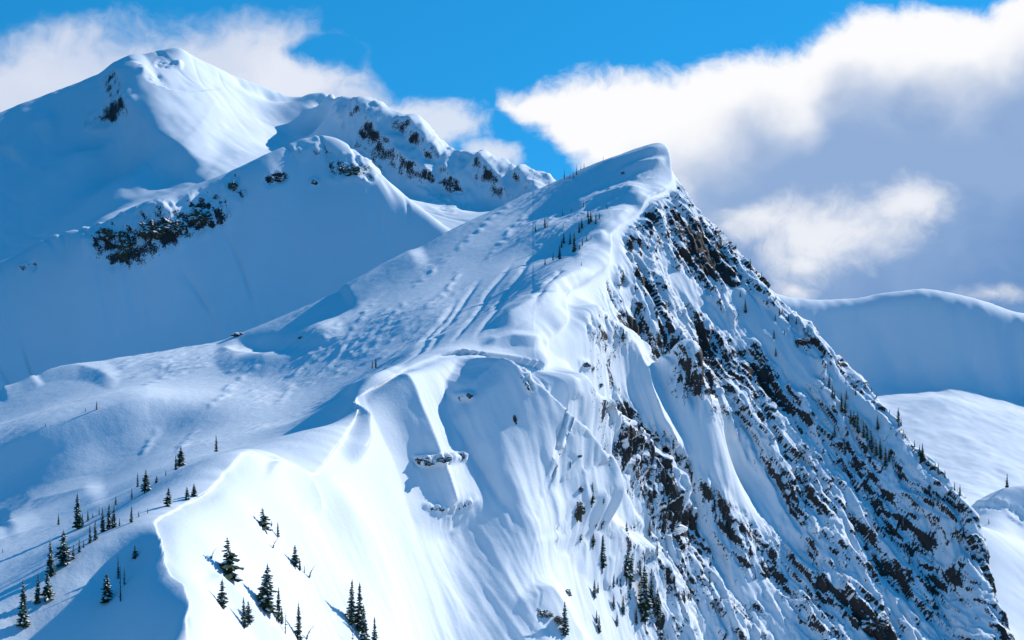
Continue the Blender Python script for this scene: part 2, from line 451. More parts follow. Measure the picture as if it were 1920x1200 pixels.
def near_line(lst, w, pu=None, pv=None):
    """1 on a polyline (photo positions of the place), falling to 0 at distance w"""
    pu = PU if pu is None else pu; pv = PV if pv is None else pv
    best = np.full(pu.shape, 1e9, np.float32)
    for (a0, b0), (a1, b1) in zip(lst[:-1], lst[1:]):
        dx, dy = a1 - a0, b1 - b0
        t = np.clip(((pu - a0) * dx + (pv - b0) * dy) / (dx * dx + dy * dy), 0, 1)
        best = np.minimum(best, np.hypot(pu - a0 - t * dx, pv - b0 - t * dy))
    return 1 - sstep(best, 0.25 * w, w)

face = sstep(SIDE, 0.0, 6.0)
N0 = normals(VA)
jit = 3.0 * noise3(X / 9, Y / 9, Z / 9) + 8.0 * noise3(X / 30, Y / 30, Z / 30)
def rib(lst, h, wl, wr, taper=0.12, pu=None, pv=None, jt=None):
    """a sharp rib standing out of the face along a polyline; wl / wr: reach of its left and right flank"""
    seg = [np.hypot(b[0] - a[0], b[1] - a[1]) for a, b in zip(lst[:-1], lst[1:])]; tot = sum(seg)
    pu = (PU + jit) if pu is None else pu + jt; pv = PV if pv is None else pv
    best = np.full(pu.shape, 1e9, np.float32); sg = np.zeros(pu.shape, np.float32); al = np.zeros(pu.shape, np.float32)
    run = 0.0
    for (a0, b0), (a1, b1), L in zip(lst[:-1], lst[1:], seg):
        dx, dy = a1 - a0, b1 - b0
        t = np.clip(((pu - a0) * dx + (pv - b0) * dy) / (L * L), 0, 1)
        ex, ey = pu - a0 - t * dx, pv - b0 - t * dy
        d = np.hypot(ex, ey); m = d < best
        best = np.where(m, d, best); sg = np.where(m, ex * dy - ey * dx, sg); al = np.where(m, (run + t * L) / tot, al)
        run += L
    w = np.where(sg > 0, wr, wl)
    prof = np.clip(1 - best / w, 0, 1)
    return h * prof ** 1.15 * sstep(al, 0, taper) * (1 - sstep(al, 1 - min(0.25, 1.6 * taper), 1.0))
RIBS = np.maximum.reduce([
    rib([(1052, 560), (1120, 625), (1170, 670), (1200, 712), (1222, 790), (1280, 890)], 10.0, 85, 40),
    rib([(1018, 684), (1055, 745), (1105, 795), (1150, 830), (1190, 868), (1240, 920), (1275, 1010)], 14.0, 95, 42),
    rib([(875, 664), (905, 725), (960, 780), (1020, 833), (1070, 880), (1092, 930), (1105, 990), (1120, 1040)], 19.0, 135, 42, 0.2),
    rib([(1085, 950), (1150, 1025), (1200, 1055), (1240, 1105), (1275, 1210), (1290, 1290)], 9.0, 80, 45),
    rib([(735, 700), (755, 750), (785, 830), (815, 920), (850, 1010)], 9.0, 60, 120),
    rib([(1000, 1090), (1040, 1150), (1080, 1230), (1120, 1330)], 6.0, 60, 40),
    rib([(640, 742), (662, 752), (684, 790), (680, 830), (645, 872)], 4.5, 45, 12), rib([(500, 862), (545, 882), (578, 912), (605, 965)], 2.6, 40, 12), rib([(395, 1070), (450, 1122), (500, 1172), (545, 1215)], 1.5, 34, 9), rib([(1130, 860), (1160, 940), (1200, 1010)], 4.0, 40, 30), rib([(930, 690), (985, 780), (1040, 840)], 3.0, 35, 25)]) * sstep(SIDE, -1.0, 5.0)
# windward relief: drift crests and a scooped hollow
WIND = np.maximum.reduce([rib([(-150, 900), (0, 842), (60, 815), (130, 790), (220, 765), (275, 748), (330, 750)], 2.2, 50, 40), rib([(60, 700), (110, 692), (150, 690), (190, 700), (230, 720)], 1.6, 22, 22),
                          rib([(0, 735), (40, 715), (80, 702)], 2.5, 25, 25), rib([(410, 640), (440, 665), (500, 668), (570, 640), (640, 600)], 2.2, 40, 30), rib([(640, 560), (720, 505), (800, 470)], 2.5, 40, 40),
                          rib([(0, 985), (60, 945), (120, 930), (200, 915)], 1.6, 40, 30)]) * (1 - sstep(SIDE, -12, -3))
hol = np.exp(-((PU - 500) / 75) ** 2 - ((PV - 648) / 16) ** 2) 
WIND = WIND - 4.0 * hol * (1 - sstep(SIDE, -12, -3))
# drifts stacked up behind the cornices, grooves and rows of small wind-cut crescents
tiers = np.maximum.reduce([rib(l, h, a, b, 0.2) for l, h, a, b in [
    ([(1222, 364), (1180, 360), (1120, 375), (1050, 402)], 3.2, 22, 26), ([(1192, 402), (1150, 405), (1105, 425), (1070, 445)], 2.6, 18, 20), ([(1142, 438), (1110, 450), (1070, 480)], 2.2, 16, 18), ([(1098, 520), (1060, 525), (1000, 556)], 2.6, 20, 20),
    ([(1054, 552), (1000, 572), (930, 612)], 2.8, 20, 20), ([(1022, 640), (960, 636), (900, 650)], 2.0, 16, 16), ([(760, 690), (700, 715), (640, 742)], 1.8, 14, 14), ([(1240, 276), (1190, 292), (1130, 312)], 1.6, 10, 14), ([(1250, 300), (1200, 308), (1160, 325)], 1.8, 10, 14)]])
cuts = np.maximum.reduce([rib(l, 1.0, 7, 7, 0.2) for l in [[(1010, 470), (945, 560), (890, 640)], [(965, 490), (890, 590), (840, 650)], [(905, 520), (845, 600), (790, 668)], [(1050, 500), (990, 590)], [(860, 560), (800, 640), (750, 690)]]])
rows = np.maximum.reduce([rib(l, 1.0, 9, 9, 0.15) for l in [[(650, 590), (600, 650), (560, 690), (525, 735)], [(765, 560), (730, 610), (690, 660)], [(705, 560), (655, 625), (610, 690)], [(600, 640), (555, 690)], [(500, 680), (450, 715), (410, 745)], [(870, 500), (830, 550), (790, 590)], [(400, 680), (330, 700), (240, 735)],
    [(470, 705), (420, 745), (380, 770)], [(820, 500), (770, 540)], [(960, 380), (905, 430), (850, 480)], [(1000, 390), (940, 450), (900, 500)], [(560, 720), (510, 760)], [(350, 660), (290, 690)], [(380, 800), (330, 850)], [(300, 800), (260, 860)]]])
bead = np.clip(0.35 + 0.9 * noise3(X / 4.5, Y / 4.5, Z * 0 + 1), 0, 1.2)
WIND = WIND + (1 - sstep(SIDE, -4, 0)) * (tiers - 0.8 * cuts + 0.8 * rows * bead)
VA = (VA + N0 * (RIBS + WIND)[..., None]).astype(np.float32)
PU, PV = project(VA)
# how rocky each place of the face is
rocky = sstep(PU + 0.0 * PV, 1080, 1200) * sstep(PU - 0.62 * PV, 560, 700) * 0.62
rocky = np.maximum(rocky, 0.55 * sstep(PU - 1.0 * (PV - 560) * 0.35, 1090, 1150) * sstep(PV, 560, 600))
rocky = np.maximum(rocky, 0.42 * sstep(PU, 1130, 1260) * sstep(PV, 880, 980))
for lst, w, k in [
    ([(1190, 690), (1230, 750), (1290, 810), (1360, 880), (1420, 935)], 62, -0.6), ([(1390, 900), (1450, 960), (1500, 1010)], 34, -0.35),
    ([(1275, 520), (1330, 580), (1390, 640)], 26, -0.4), ([(1390, 560), (1440, 620), (1500, 700)], 42, -0.6), ([(1440, 590), (1520, 690)], 24, -0.4),
    ([(1230, 480), (1290, 560)], 24, -0.3), ([(1560, 700), (1650, 800), (1740, 900)], 22, -0.35), ([(1320, 760), (1380, 840)], 30, -0.3), ([(1270, 880), (1330, 990), (1400, 1120)], 26, -0.35),
    ([(1420, 1100), (1500, 1200)], 40, -0.3), ([(1240, 400), (1255, 470)], 30, -0.2), ([(1150, 450), (1185, 560)], 34, -0.4),
    ([(1240, 400), (1290, 440), (1330, 490)], 30, 0.35), ([(1300, 450), (1330, 510)], 16, 0.3), ([(1090, 590), (1130, 640)], 22, 0.45), ([(1310, 640), (1365, 700)], 30, 0.4), ([(1490, 640), (1530, 660)], 20, 0.4),
    ([(1410, 540), (1440, 570)], 14, 0.45), ([(1150, 500), (1165, 530)], 16, 0.4), ([(1640, 1070), (1740, 1100), (1790, 1080)], 34, 0.45), ([(1620, 1150), (1680, 1200)], 34, 0.55), ([(1690, 960), (1740, 1020)], 26, 0.3),
    ([(1430, 700), (1490, 790), (1560, 900)], 40, 0.22), ([(1350, 650), (1440, 760)], 40, 0.2), ([(1800, 1010), (1830, 1080)], 30, 0.3), ([(1380, 1140), (1400, 1150)], 20, 0.4), ([(1070, 950), (1095, 975)], 22, 0.3),
    ([(780, 866), (830, 862), (870, 855)], 14, 0.55), ([(800, 950), (850, 960), (895, 935)], 10, 0.42), ([(850, 745), (880, 742)], 12, 0.5), ([(980, 700), (995, 730)], 12, 0.45), ([(1090, 680), (1110, 690)], 9, 0.6)]:
    rocky = rocky + (k if k < 0 or lst[0][0] < 1060 else 0.7 * k) * near_line(lst, w)
rocky = rocky + sstep(rocky, 0.1, 0.4) * 0.5 * fbm((X * 0.7 + Y * 0.71) / 26, (X * 0.6 - Y * 0.45 - Z * 0.65) / 60, Z * 0 + 6, 3)
rocky = np.clip(rocky, 0, 1) * face * (1 - sstep(SIDE_R, 6, 26))
# relief that runs down the fall line
hx, hy = 0.70, 0.71
S = X * hx + Y * hy; T = X * 0.6 - Y * 0.45 - Z * 0.65
N = normals(VA)
wob = fbm(X / 30, Y / 30, Z / 30, 3)
r1 = ridged(S / 16 + 0.6 * wob, T / 70, Z * 0, 3) - 0.55
r2 = ridged(S / 5.2 + wob, T / 26, Z / 40, 3, 0.55) - 0.55
r3 = fbm(X / 2.2, Y / 2.2, Z / 2.8, 3, 0.6)
f1 = facets(S / 5.5 + 0.5 * wob, T / 20 + 0.5 * wob, 1)
f2 = facets(S / 1.9 + 0.8 * wob, T / 6.5, 2)
amp = face * (1 - sstep(SIDE_R, 0, 20))
crag = 4.6 * r1 + 2.3 * r2 + 1.6 * f1 + 0.75 * f2 + 0.35 * r3
spur = sstep(PU, 760, 900) * sstep(SIDE, 2, 16)
q1 = ridged(S / 17 + 0.35 * wob + 0.4, T / 110, Z * 0 + 21, 2, 0.45) - 0.6
q2 = ridged(S / 4.4 + 0.3 * wob, T / 70, Z * 0 + 31, 2, 0.5) - 0.6
rel = amp * (sstep(rocky, 0.0, 0.55) * crag + (1 - sstep(rocky, 0, 0.4)) * spur * (1.5 * q1 + 0.45 * q2))
# sluff runnels on the bright snow
fl = noise3(S / 2.0, T / 70, Z * 0) * 0.5 + noise3(S / 5.5, T / 120, Z * 0 + 4)
rel = rel + amp * (1 - rocky) * (0.3 * fl * sstep(noise3(X / 40, Y / 40, Z * 0), -0.5, 0.3) + 0.3 * fbm(X / 7, Y / 7, Z / 10, 3) + 0.8 * fbm(S / 24, T / 50, Z * 0 + 3, 3)) * sstep(SIDE, 6, 24)
# wind scoured windward slopes
lee = 1 - sstep(SIDE, -10, -2)
WX = X * 0.8 + Y * 0.6; WY = -X * 0.6 + Y * 0.8
big = fbm(WX / 70, WY / 38, Z * 0 + 2, 3)
sas = ridged(WX / 24 + 0.5 * big, WY / 7.5 + 0.8 * big, Z * 0 + 9, 4, 0.6) - 0.6
sas = np.where(sas > 0, sas * 1.6, sas * 0.6)
patch = sstep(fbm(X / 60, Y / 60, Z * 0 + 5, 2), -0.15, 0.25)
farw = sstep(Y, 560, 640)
rel = rel + lee * (farw * (1.3 * big + 1.0 * sas * patch) + (1 - farw) * (0.5 * big + 0.2 * sas * patch)) + lee * 0.1 * fbm(X / 3, Y / 3, Z * 0, 3)
VA = VA + N * rel[..., None]
# cornices: the lip of the crest is pushed out over the lee side
am = 1.0 + 3.4 * np.clip(noise3(Y / 20, Y * 0 + 3.3, Y * 0) + 0.2, 0, 1) + 0.9 * noise3(Y / 6 + 0.03 * SIDE, SIDE / 14, Y * 0 + 8) 
am = np.clip(am, 0.2, 5) * sstep(Y, 285, 330)
lip = am * np.exp(-np.clip(-SIDE, 0, 99) / 6.0) * (1 - sstep(SIDE, 0.0, 1.2))
cusp = am * (0.32 * np.exp(-np.clip(-SIDE, 0, 99) / 15.0) * (1 - sstep(SIDE, 0.0, 1.0)) - (0.12 + 0.33 * sstep(Y, 530, 600)) * np.exp(-((SIDE - 3.0) / 2.6) ** 2))
VA[..., 0] += lip * 0.8; VA[..., 1] -= lip * 0.35; VA[..., 2] += cusp
N = normals(VA)
steep = 1 - N[..., 2]
rockA = 0.085 + 0.8 * (rocky - 0.5) + 1.0 * (steep - 0.36) + 0.16 * f2 + 0.12 * r2 - 0.45 * r1
rockA = np.where(rocky > 0.06, rockA, -1.0)
main = structure('mountain', grid_mesh('mountain', VA, {'rock': rockA}), M_NEAR, 'corniced snow mountain with a rocky right face filling the foreground')

# ------------------------------------------------------------------ ridges behind
def layer(name, field, u0, u1, d0, d1, nu, nd, label, mat=M_FAR, rocks=(), ribs=(), bias=0.17, soft=1.0, crag=5.0, flute=0.5, sc=1.0):
    field.solve()
    uu, dd = np.meshgrid((np.linspace(u0, u1, nu) - 960) / F, np.linspace(d0, d1, nd))
    x = uu * dd; z = field(x, dd)
    V = np.stack([x, dd, z], -1).astype(np.float32)
    pu, pv = project(V)
    rk = np.zeros(x.shape, np.float32)
    for lst, w, k in rocks: rk = np.maximum(rk, 0.8 * k * near_line(lst, 1.45 * w, pu, pv)) if k > 0 else rk + k * near_line(lst, w, pu, pv)
    rk = np.clip(rk, 0, 1)
    S = x * 0.8 + dd * 0.6; T = x * 0.3 - dd * 0.5 - z * 0.8
    o0 = x * 0 + 1.7
    rel = soft * (3.0 * fbm(x / 90 / sc, dd / 90 / sc, o0, 4) + 0.6 * fbm(S / 16 / sc, T / 40 / sc, o0, 3)) + flute * noise3(S / 9 / sc, T / 160 / sc, o0) * sstep(fbm(x / 60, dd / 60, o0 + 7, 2), -0.1, 0.5)
    cr = ridged(S / 26 / sc, T / 60 / sc, z / 90, 4, 0.55) - 0.5
    c3 = fbm(x / 8 / sc, dd / 8 / sc, z / 9 / sc, 3, 0.6)
    rel = rel + sstep(rk, 0.05, 0.5) * crag * (2.2 * cr + 0.7 * c3)
    gr = 1 - np.abs(noise3(S / 30 / sc + 0.35 * noise3(x / 70, dd / 70, o0), T / 260 / sc, o0 + 3)) * 2.0
    rel = rel - flute * 0.9 * sstep(gr, 0.80, 1.0) * sstep(noise3(x / 120, dd / 120, z / 60), -0.25, 0.35)
    if ribs:
        jt = 4.0 * noise3(x / 30, dd / 30, z / 30) + 5.0 * noise3(x / 80, dd / 80, z / 80)
        rel = rel + np.maximum.reduce([rib(*q, pu=pu, pv=pv, jt=jt) for q in ribs])
    V = (V + normals(V) * rel[..., None]).astype(np.float32)
    n = normals(V)
    ra = np.where(rk > 0.06, bias + 0.85 * (rk - 0.5) + 0.8 * (0.6 - n[..., 2]) + 0.35 * c3 - 0.3 * cr, -1.0)
    o = structure(name, grid_mesh(name, V, {'rock': ra}), mat, label)
    return o, V

B = Field()
B.line([(-500, 620, 1230), (-200, 560, 1240), (0, 490, 1250), (100, 442, 1250), (200, 418, 1250), (260, 383, 1255), (400, 335, 1275), (500, 287, 1290), (560, 262, 1300), (600, 255, 1300), (640, 266, 1296), (690, 306, 1285), (760, 372, 1262), (830, 428, 1240), (900, 470, 1225), (1000, 520, 1210)],
       c=6, step=12, back=[(10, 60, -40), (20, 150, -110)])
B.pts([(300, 425, 1232), (150, 475, 1225), (500, 345, 1262), (0, 540, 1225), (590, 310, 1280)], c=12)
B.pts([(0, 720, 1175), (-300, 780, 1165), (200, 690, 1180), (400, 640, 1194), (600, 560, 1215), (720, 500, 1226), (790, 460, 1232), (100, 600, 1204), (300, 540, 1216), (500, 450, 1242), (640, 400, 1250), (700, 400, 1249), (900, 520, 1200),
       (0, 860, 960), (400, 800, 960), (800, 620, 1000)], c=30)
midridge, VB = layer('shaded_ridge', B, -400, 1050, 950, 1480, 560, 420, 'blue shaded snow ridge behind the main mountain, left', soft=0.6, crag=2.5, flute=1.8, sc=0.8, bias=0.22,
    rocks=[([(195, 445), (235, 470), (290, 440), (340, 415), (400, 395)], 42, 0.95), ([(205, 430), (300, 400)], 25, 0.8), ([(435, 345), (445, 362)], 22, 0.85), ([(505, 338), (530, 330)], 12, 0.9), ([(560, 285), (600, 280)], 16, 0.6), ([(630, 318), (660, 312), (690, 322)], 24, 0.95), ([(610, 290), (640, 300)], 14, 0.7), ([(45, 498), (60, 500)], 10, 0.8), ([(588, 340), (592, 342)], 8, 0.9)])

D = Field()
D.line([(-500, 400, 2000), (-200, 300, 2000), (0, 213, 2000), (80, 182, 2000), (160, 148, 2000), (250, 108, 2000), (300, 92, 2000), (335, 89, 2000), (370, 106, 2015), (440, 143, 2060), (500, 165, 2080), (550, 182, 2085), (590, 180, 2060), (620, 180, 2000), (655, 182, 1920), (700, 198, 1885), (755, 216, 1860),
        (800, 250, 1840), (830, 275, 1830), (880, 290, 1800), (940, 308, 1780), (1000, 322, 1760), (1040, 336, 1750), (1100, 385, 1745), (1180, 520, 1740), (1280, 680, 1740), (1450, 820, 1740), (1700, 900, 1740)], c=8, step=18, back=[(0, 90, -60), (0, 300, -220)])
D.line([(300, 100, 1990), (232, 137, 1938), (240, 175, 1898), (262, 215, 1856), (300, 256, 1808), (345, 296, 1760), (395, 325, 1700)], c=2, step=12)
D.line([(372, 118, 1996), (430, 165, 1996), (490, 218, 1975), (545, 258, 1935), (585, 292, 1872)], c=6, step=20)
D.pts([(450, 160, 2046), (500, 185, 2062), (560, 203, 2066), (610, 205, 2010), (600, 240, 1960)], c=6)
D.pts([(650, 262, 1866), (620, 290, 1830), (690, 322, 1826), (730, 340, 1808), (760, 350, 1800), (850, 368, 1770), (950, 382, 1745), (720, 270, 1846), (850, 330, 1795), (700, 345, 1740), (760, 400, 1650), (830, 428, 1590), (900, 432, 1590), (980, 400, 1640)], c=12)
D.pts([(180, 200, 1935), (200, 260, 1880), (250, 285, 1835), (170, 285, 1850), (230, 340, 1730), (330, 335, 1730), (300, 380, 1640), (200, 400, 1600), (60, 330, 1840), (0, 280, 1900), (100, 240, 1930), (60, 430, 1740), (130, 450, 1640), (0, 520, 1640), (400, 450, 1560), (600, 420, 1560), (-200, 500, 1700), (-200, 600, 1550)], c=25)
peak, VD = layer('snow_peak', D, -420, 1420, 1480, 2400, 620, 420, 'high snow peak with a bright sunlit face, top left', soft=1.6, crag=5.0, flute=0.9, sc=1.4,
    ribs=[([(285, 112), (232, 139), (240, 175), (262, 215), (300, 255), (345, 290), (395, 318)], 10, 50, 150), ([(655, 182), (700, 230), (760, 300), (850, 365)], 13, 50, 40), ([(755, 215), (800, 270), (850, 330), (885, 372)], 11, 45, 35), ([(885, 290), (930, 330), (965, 385)], 12, 40, 35), ([(970, 315), (1000, 350), (1020, 375)], 9, 30, 30), ([(20, 300), (60, 240), (110, 225)], 8, 40, 40)],
    rocks=[([(215, 160), (235, 200)], 26, 0.7), ([(170, 232), (215, 225)], 16, 0.85), ([(200, 212), (240, 205)], 12, 0.8), ([(275, 140), (290, 150)], 12, 0.6), ([(300, 118), (335, 122)], 10, 0.5),
           ([(640, 205), (690, 210), (720, 225)], 26, 0.6), ([(690, 275), (740, 290), (800, 320), (845, 355)], 46, 0.75), ([(740, 245), (800, 280), (830, 300)], 34, 0.75), ([(850, 300), (900, 320), (940, 350)], 40, 0.7), ([(940, 320), (1010, 335)], 26, 0.6), ([(650, 240), (700, 260)], 20, 0.5), ([(960, 360), (985, 370)], 20, 0.6)])

E = Field()
E.line([(1200, 470, 1800), (1330, 520, 1800), (1440, 562, 1800), (1500, 575, 1800), (1580, 580, 1800), (1660, 569, 1800), (1740, 562, 1800), (1830, 577, 1800), (1920, 602, 1800), (2050, 620, 1800), (2300, 600, 1800), (2700, 560, 1800)], c=1.2, step=9, back=[(0, 80, -20), (0, 300, -120)])  # unseen right end raised to keep the sun off the face
E.pts([(1440, 690, 1770), (1580, 695, 1768), (1680, 692, 1768), (1740, 688, 1768), (1830, 698, 1768), (1920, 722, 1768), (2100, 750, 1768), (2500, 750, 1768), (1440, 740, 1700), (1580, 750, 1695), (1680, 752, 1692), (1740, 746, 1692), (1800, 750, 1692), (1920, 776, 1690), (2100, 820, 1690)], c=8)
E.pts([(1500, 900, 1500), (1740, 850, 1540), (1850, 860, 1530), (1800, 950, 1350), (1920, 980, 1330), (1600, 1000, 1300), (2100, 950, 1450), (1300, 950, 1450), (1400, 1300, 1000), (1900, 1300, 1000)], c=40)
farridge, VE = layer('corniced_ridge', E, 1150, 2600, 1000, 2200, 360, 420, 'far blue shaded ridge with a thin sunlit cornice, right', soft=1.1, flute=0.25, sc=0.6)

G = Field()
G.line([(1780, 985, 1010), (1830, 942, 1005), (1860, 925, 1003), (1890, 916, 1000), (1930, 912, 1000), (2100, 900, 1000)], c=4, step=7, back=[(0, 40, -25), (0, 120, -90)])
G.pts([(1830, 990, 965), (1880, 985, 968), (1920, 1015, 962), (2000, 1040, 960), (1920, 960, 985)], c=8)
G.pts([(1820, 985, 930), (1870, 1050, 900), (1920, 1090, 890), (1860, 1200, 830), (1920, 1200, 835), (2000, 1200, 840), (1800, 1100, 880), (1950, 1400, 780), (1750, 1300, 830)], c=14)
lowknoll, VG = layer('snow_knoll', G, 1740, 2150, 780, 1150, 200, 260, 'small blue shaded snow knoll at the right edge', soft=0.3, crag=2.0, flute=0.3, sc=0.5, rocks=[([(1840, 950), (1880, 945)], 14, 0.5), ([(1900, 960), (1920, 975)], 14, 0.6)])


# ------------------------------------------------------------------ trees
def simple_mat(name, c1, c2, rough=0.9, scale=8.0):
    m = bpy.data.materials.new(name); m.use_nodes = True; m.node_tree.nodes.clear(); g = NT(m.node_tree)
    geo = g.n.new('ShaderNodeNewGeometry')
    c = g.mixc(g.noise(geo.outputs['Position'], scale, 3, 0.6), c1 + (1,), c2 + (1,))
    bs = g.n.new('ShaderNodeBsdfPrincipled'); g.l.new(c, bs.inputs['Base Color']); bs.inputs['Roughness'].default_value = rough
    bs.inputs['Specular IOR Level'].default_value = 0.2
    out = g.n.new('ShaderNodeOutputMaterial'); g.l.new(bs.outputs[0], out.inputs[0])
    return m
# hidden valley floor to the horizon; dark forest tone added to cut bounced light
me = bpy.data.meshes.new('ground')
s = 30000.0
me.from_pydata([(-s, -s, -420), (s, -s, -420), (s, s, -420), (-s, s, -420)], [], [(0, 1, 2, 3)])
structure('ground', me, simple_mat('unseen_dark_valley', (0.03, 0.05, 0.03), (0.3, 0.33, 0.36), scale=0.004), 'unseen valley floor, dark forest tone added to cut bounced light')

M_NEEDLE = simple_mat('fir_needles', (0.022, 0.045, 0.030), (0.08, 0.115, 0.065), scale=2.0)
M_BARK = simple_mat('bark', (0.03, 0.026, 0.023), (0.07, 0.06, 0.05))
M_SNOW = simple_mat('tree_snow', (0.78, 0.81, 0.85), (0.86, 0.88, 0.90))

def mesh_obj(verts, faces, name, mat):
    me = bpy.data.meshes.new(name); me.from_pydata(verts, [], faces); me.materials.append(mat); me.update()
    return me

def make_tree_meshes(seed, R=0.15, whorls=24, ragged=0.35, snow=0.35, bare=0.06, gap=0.0, twin=0.0, dead=False, lean=0.0):
    """unit-height fir: trunk, needle sprays in whorls, snow lying on the sprays"""
    rn = random.Random(seed)
    bend = lambda h: (lean * h * h, 0.3 * lean * h * h)
    tv, tf = [], []
    ns = 6; rings = 7
    for i in range(rings):
        h = i / (rings - 1) - (0.12 if i == 0 else 0)
        r = 0.016 * (1 - 0.92 * max(h, 0)) + 0.0015
        bx_, by_ = bend(max(h, 0))
        for k in range(ns):
            a = 2 * math.pi * k / ns
            tv.append((bx_ + r * math.cos(a), by_ + r * math.sin(a), h))
    for i in range(rings - 1):
        for k in range(ns):
            tf.append((i * ns + k, i * ns + (k + 1) % ns, (i + 1) * ns + (k + 1) % ns, (i + 1) * ns + k))
    cv, cf, sv, sf = [], [], [], []
    for w in range(whorls):
        h = bare + (0.985 - bare) * (w + rn.random() * 0.6) / whorls
        prof = (1 - h) ** 0.75 * (0.55 + 0.45 * min(1, (h - bare + 0.05) / 0.12))
        nb = rn.randint(4, 6) if not dead else rn.randint(1, 3)
        a0 = rn.random() * 6.28
        for b in range(nb):
            if rn.random() < gap: continue
            a = a0 + 6.283 * b / nb + rn.uniform(-0.4, 0.4)
            L = max(0.012, R * prof * rn.uniform(1 - ragged, 1 + ragged))
            if dead: L *= rn.choice([0.3, 0.6, 1.0])
            ca, sa = math.cos(a), math.sin(a)
            bx_, by_ = bend(h)
            droop = rn.uniform(0.25, 0.6) * (1 - 0.6 * h)
            wd = L * rn.uniform(0.26, 0.42) + 0.006
            if dead: wd *= 0.25
            def pt(r, t, dz): return (bx_ + ca * r - sa * t, by_ + sa * r + ca * t, h + dz)
            i0 = len(cv)
            cv += [pt(0, 0, 0.018), pt(L * 0.5, 0, -droop * L * 0.35 + 0.008), pt(L, 0, -droop * L * 0.75 + 0.006),
                   pt(L * 0.42, wd, -droop * L * 0.6 - 0.01), pt(L * 0.42, -wd, -droop * L * 0.6 - 0.01), pt(L * 0.8, wd * 0.6, -droop * L - 0.008), pt(L * 0.8, -wd * 0.6, -droop * L - 0.008),
                   pt(L * 0.3, 0, -droop * L * 0.8 - 0.028)]
            cf += [(i0, i0 + 1, i0 + 3), (i0, i0 + 4, i0 + 1), (i0 + 1, i0 + 2, i0 + 5), (i0 + 1, i0 + 6, i0 + 2), (i0 + 1, i0 + 5, i0 + 3), (i0 + 1, i0 + 4, i0 + 6), (i0, i0 + 3, i0 + 7), (i0, i0 + 7, i0 + 4)]
            if rn.random() < snow and not dead:
                j0 = len(sv); e = 0.007; q = rn.uniform(0.5, 0.85); t0 = rn.uniform(0.25, 0.4)
                sv += [pt(L * t0, 0, 0.014 - droop * L * 0.2 + e), pt(L * 0.62, wd * q * 0.8, -droop * L * 0.55 + e), pt(L * 0.62, -wd * q * 0.8, -droop * L * 0.55 + e), pt(L * 0.98, 0, -droop * L * 0.72 + e * 1.2), pt(L * 0.62, 0, -droop * L * 0.42 + 0.016 + e)]
                sf += [(j0, j0 + 4, j0 + 1), (j0, j0 + 2, j0 + 4), (j0 + 1, j0 + 4, j0 + 3), (j0 + 2, j0 + 3, j0 + 4)]
    # leader
    i0 = len(cv); bx_, by_ = bend(1.0)
    cv += [(bx_, by_, 1.03), (bx_ + .008, by_, 0.95), (bx_ - .004, by_ + .007, 0.95), (bx_ - .004, by_ - .007, 0.95)]
    cf += [(i0, i0 + 1, i0 + 2), (i0, i0 + 2, i0 + 3), (i0, i0 + 3, i0 + 1)]
    return (mesh_obj(tv, tf, 'trunk', M_BARK), mesh_obj(cv, cf, 'crown', M_BARK if dead else M_NEEDLE), mesh_obj(sv, sf, 'snow_cover', M_SNOW) if sf else None)

PROTO = {
    'spire': [make_tree_meshes(k, R=0.115, whorls=26, ragged=0.4, snow=0.42, gap=0.08) for k in (1, 2, 3, 4)],
    'broad': [make_tree_meshes(k, R=0.24, whorls=20, ragged=0.45, snow=0.5, gap=0.08) for k in (11, 12)],
    'bushy': [make_tree_meshes(k, R=0.34, whorls=17, ragged=0.6, snow=0.40, gap=0.15, lean=0.08) for k in (21, 22)],
    'thin': [make_tree_meshes(k, R=0.075, whorls=20, ragged=0.5, snow=0.15, gap=0.25) for k in (31, 32)],
    'frosted': [make_tree_meshes(k, R=0.125, whorls=24, ragged=0.4, snow=0.72, gap=0.05) for k in (41, 42)],
    'dead': [make_tree_meshes(k, R=0.09, whorls=14, ragged=0.6, gap=0.3, dead=True) for k in (51, 52)],
    'leaning': [make_tree_meshes(k, R=0.10, whorls=18, ragged=0.5, snow=0.15, gap=0.2, lean=0.45) for k in (61, 62)],
}
bpy.context.view_layer.update()
DG = bpy.context.evaluated_depsgraph_get()
def hit(u, v):
    d = Vector((P(u, v, 100.0)).tolist()).normalized()
    ok, loc, nor, idx, ob, mat = SC.ray_cast(DG, Vector((0, 0, 0)), d)
    return (np.array(loc), np.array(nor)) if ok else (None, None)

rt = random.Random(5)
def tree(u, v, hpx, kind='spire', label='', group='', cat='tree', sink=0.02):
    loc = None
    for dv in (0, 3, 6, 10, 15, 22, 30):
        loc, nor = hit(u, v + dv)
        if loc is not None and loc[1] < 1300: break
    if loc is None or loc[1] > 1300: print('tree misses', u, v); return
    H = hpx * 1.08 * loc[1] / F
    o = bpy.data.objects.new('dead_tree' if kind == 'dead' else 'fir_tree', None); COL.objects.link(o)
    o.empty_display_size = 0.5
    o.location = (loc - np.array([0, 0, sink * H])).tolist()
    o.rotation_euler = (rt.uniform(-0.03, 0.03), rt.uniform(-0.03, 0.03), rt.uniform(0, 6.28) if kind != 'leaning' else rt.uniform(-0.4, 0.4))
    w = rt.uniform(1.0, 1.3)
    o.scale = (H * w, H * w, H)
    o['label'] = label; o['category'] = cat
    if group: o['group'] = group
    t, c, sn = PROTO[kind][rt.randrange(len(PROTO[kind]))]
    for nm, me in (('trunk', t), ('crown', c), ('snow_cover', sn)):
        if me is None: continue
        ch = bpy.data.objects.new(nm if kind != 'dead' or nm != 'crown' else 'branches', me); COL.objects.link(ch); ch.parent = o
        if nm != 'trunk': ch['kind'] = 'stuff'
    return o

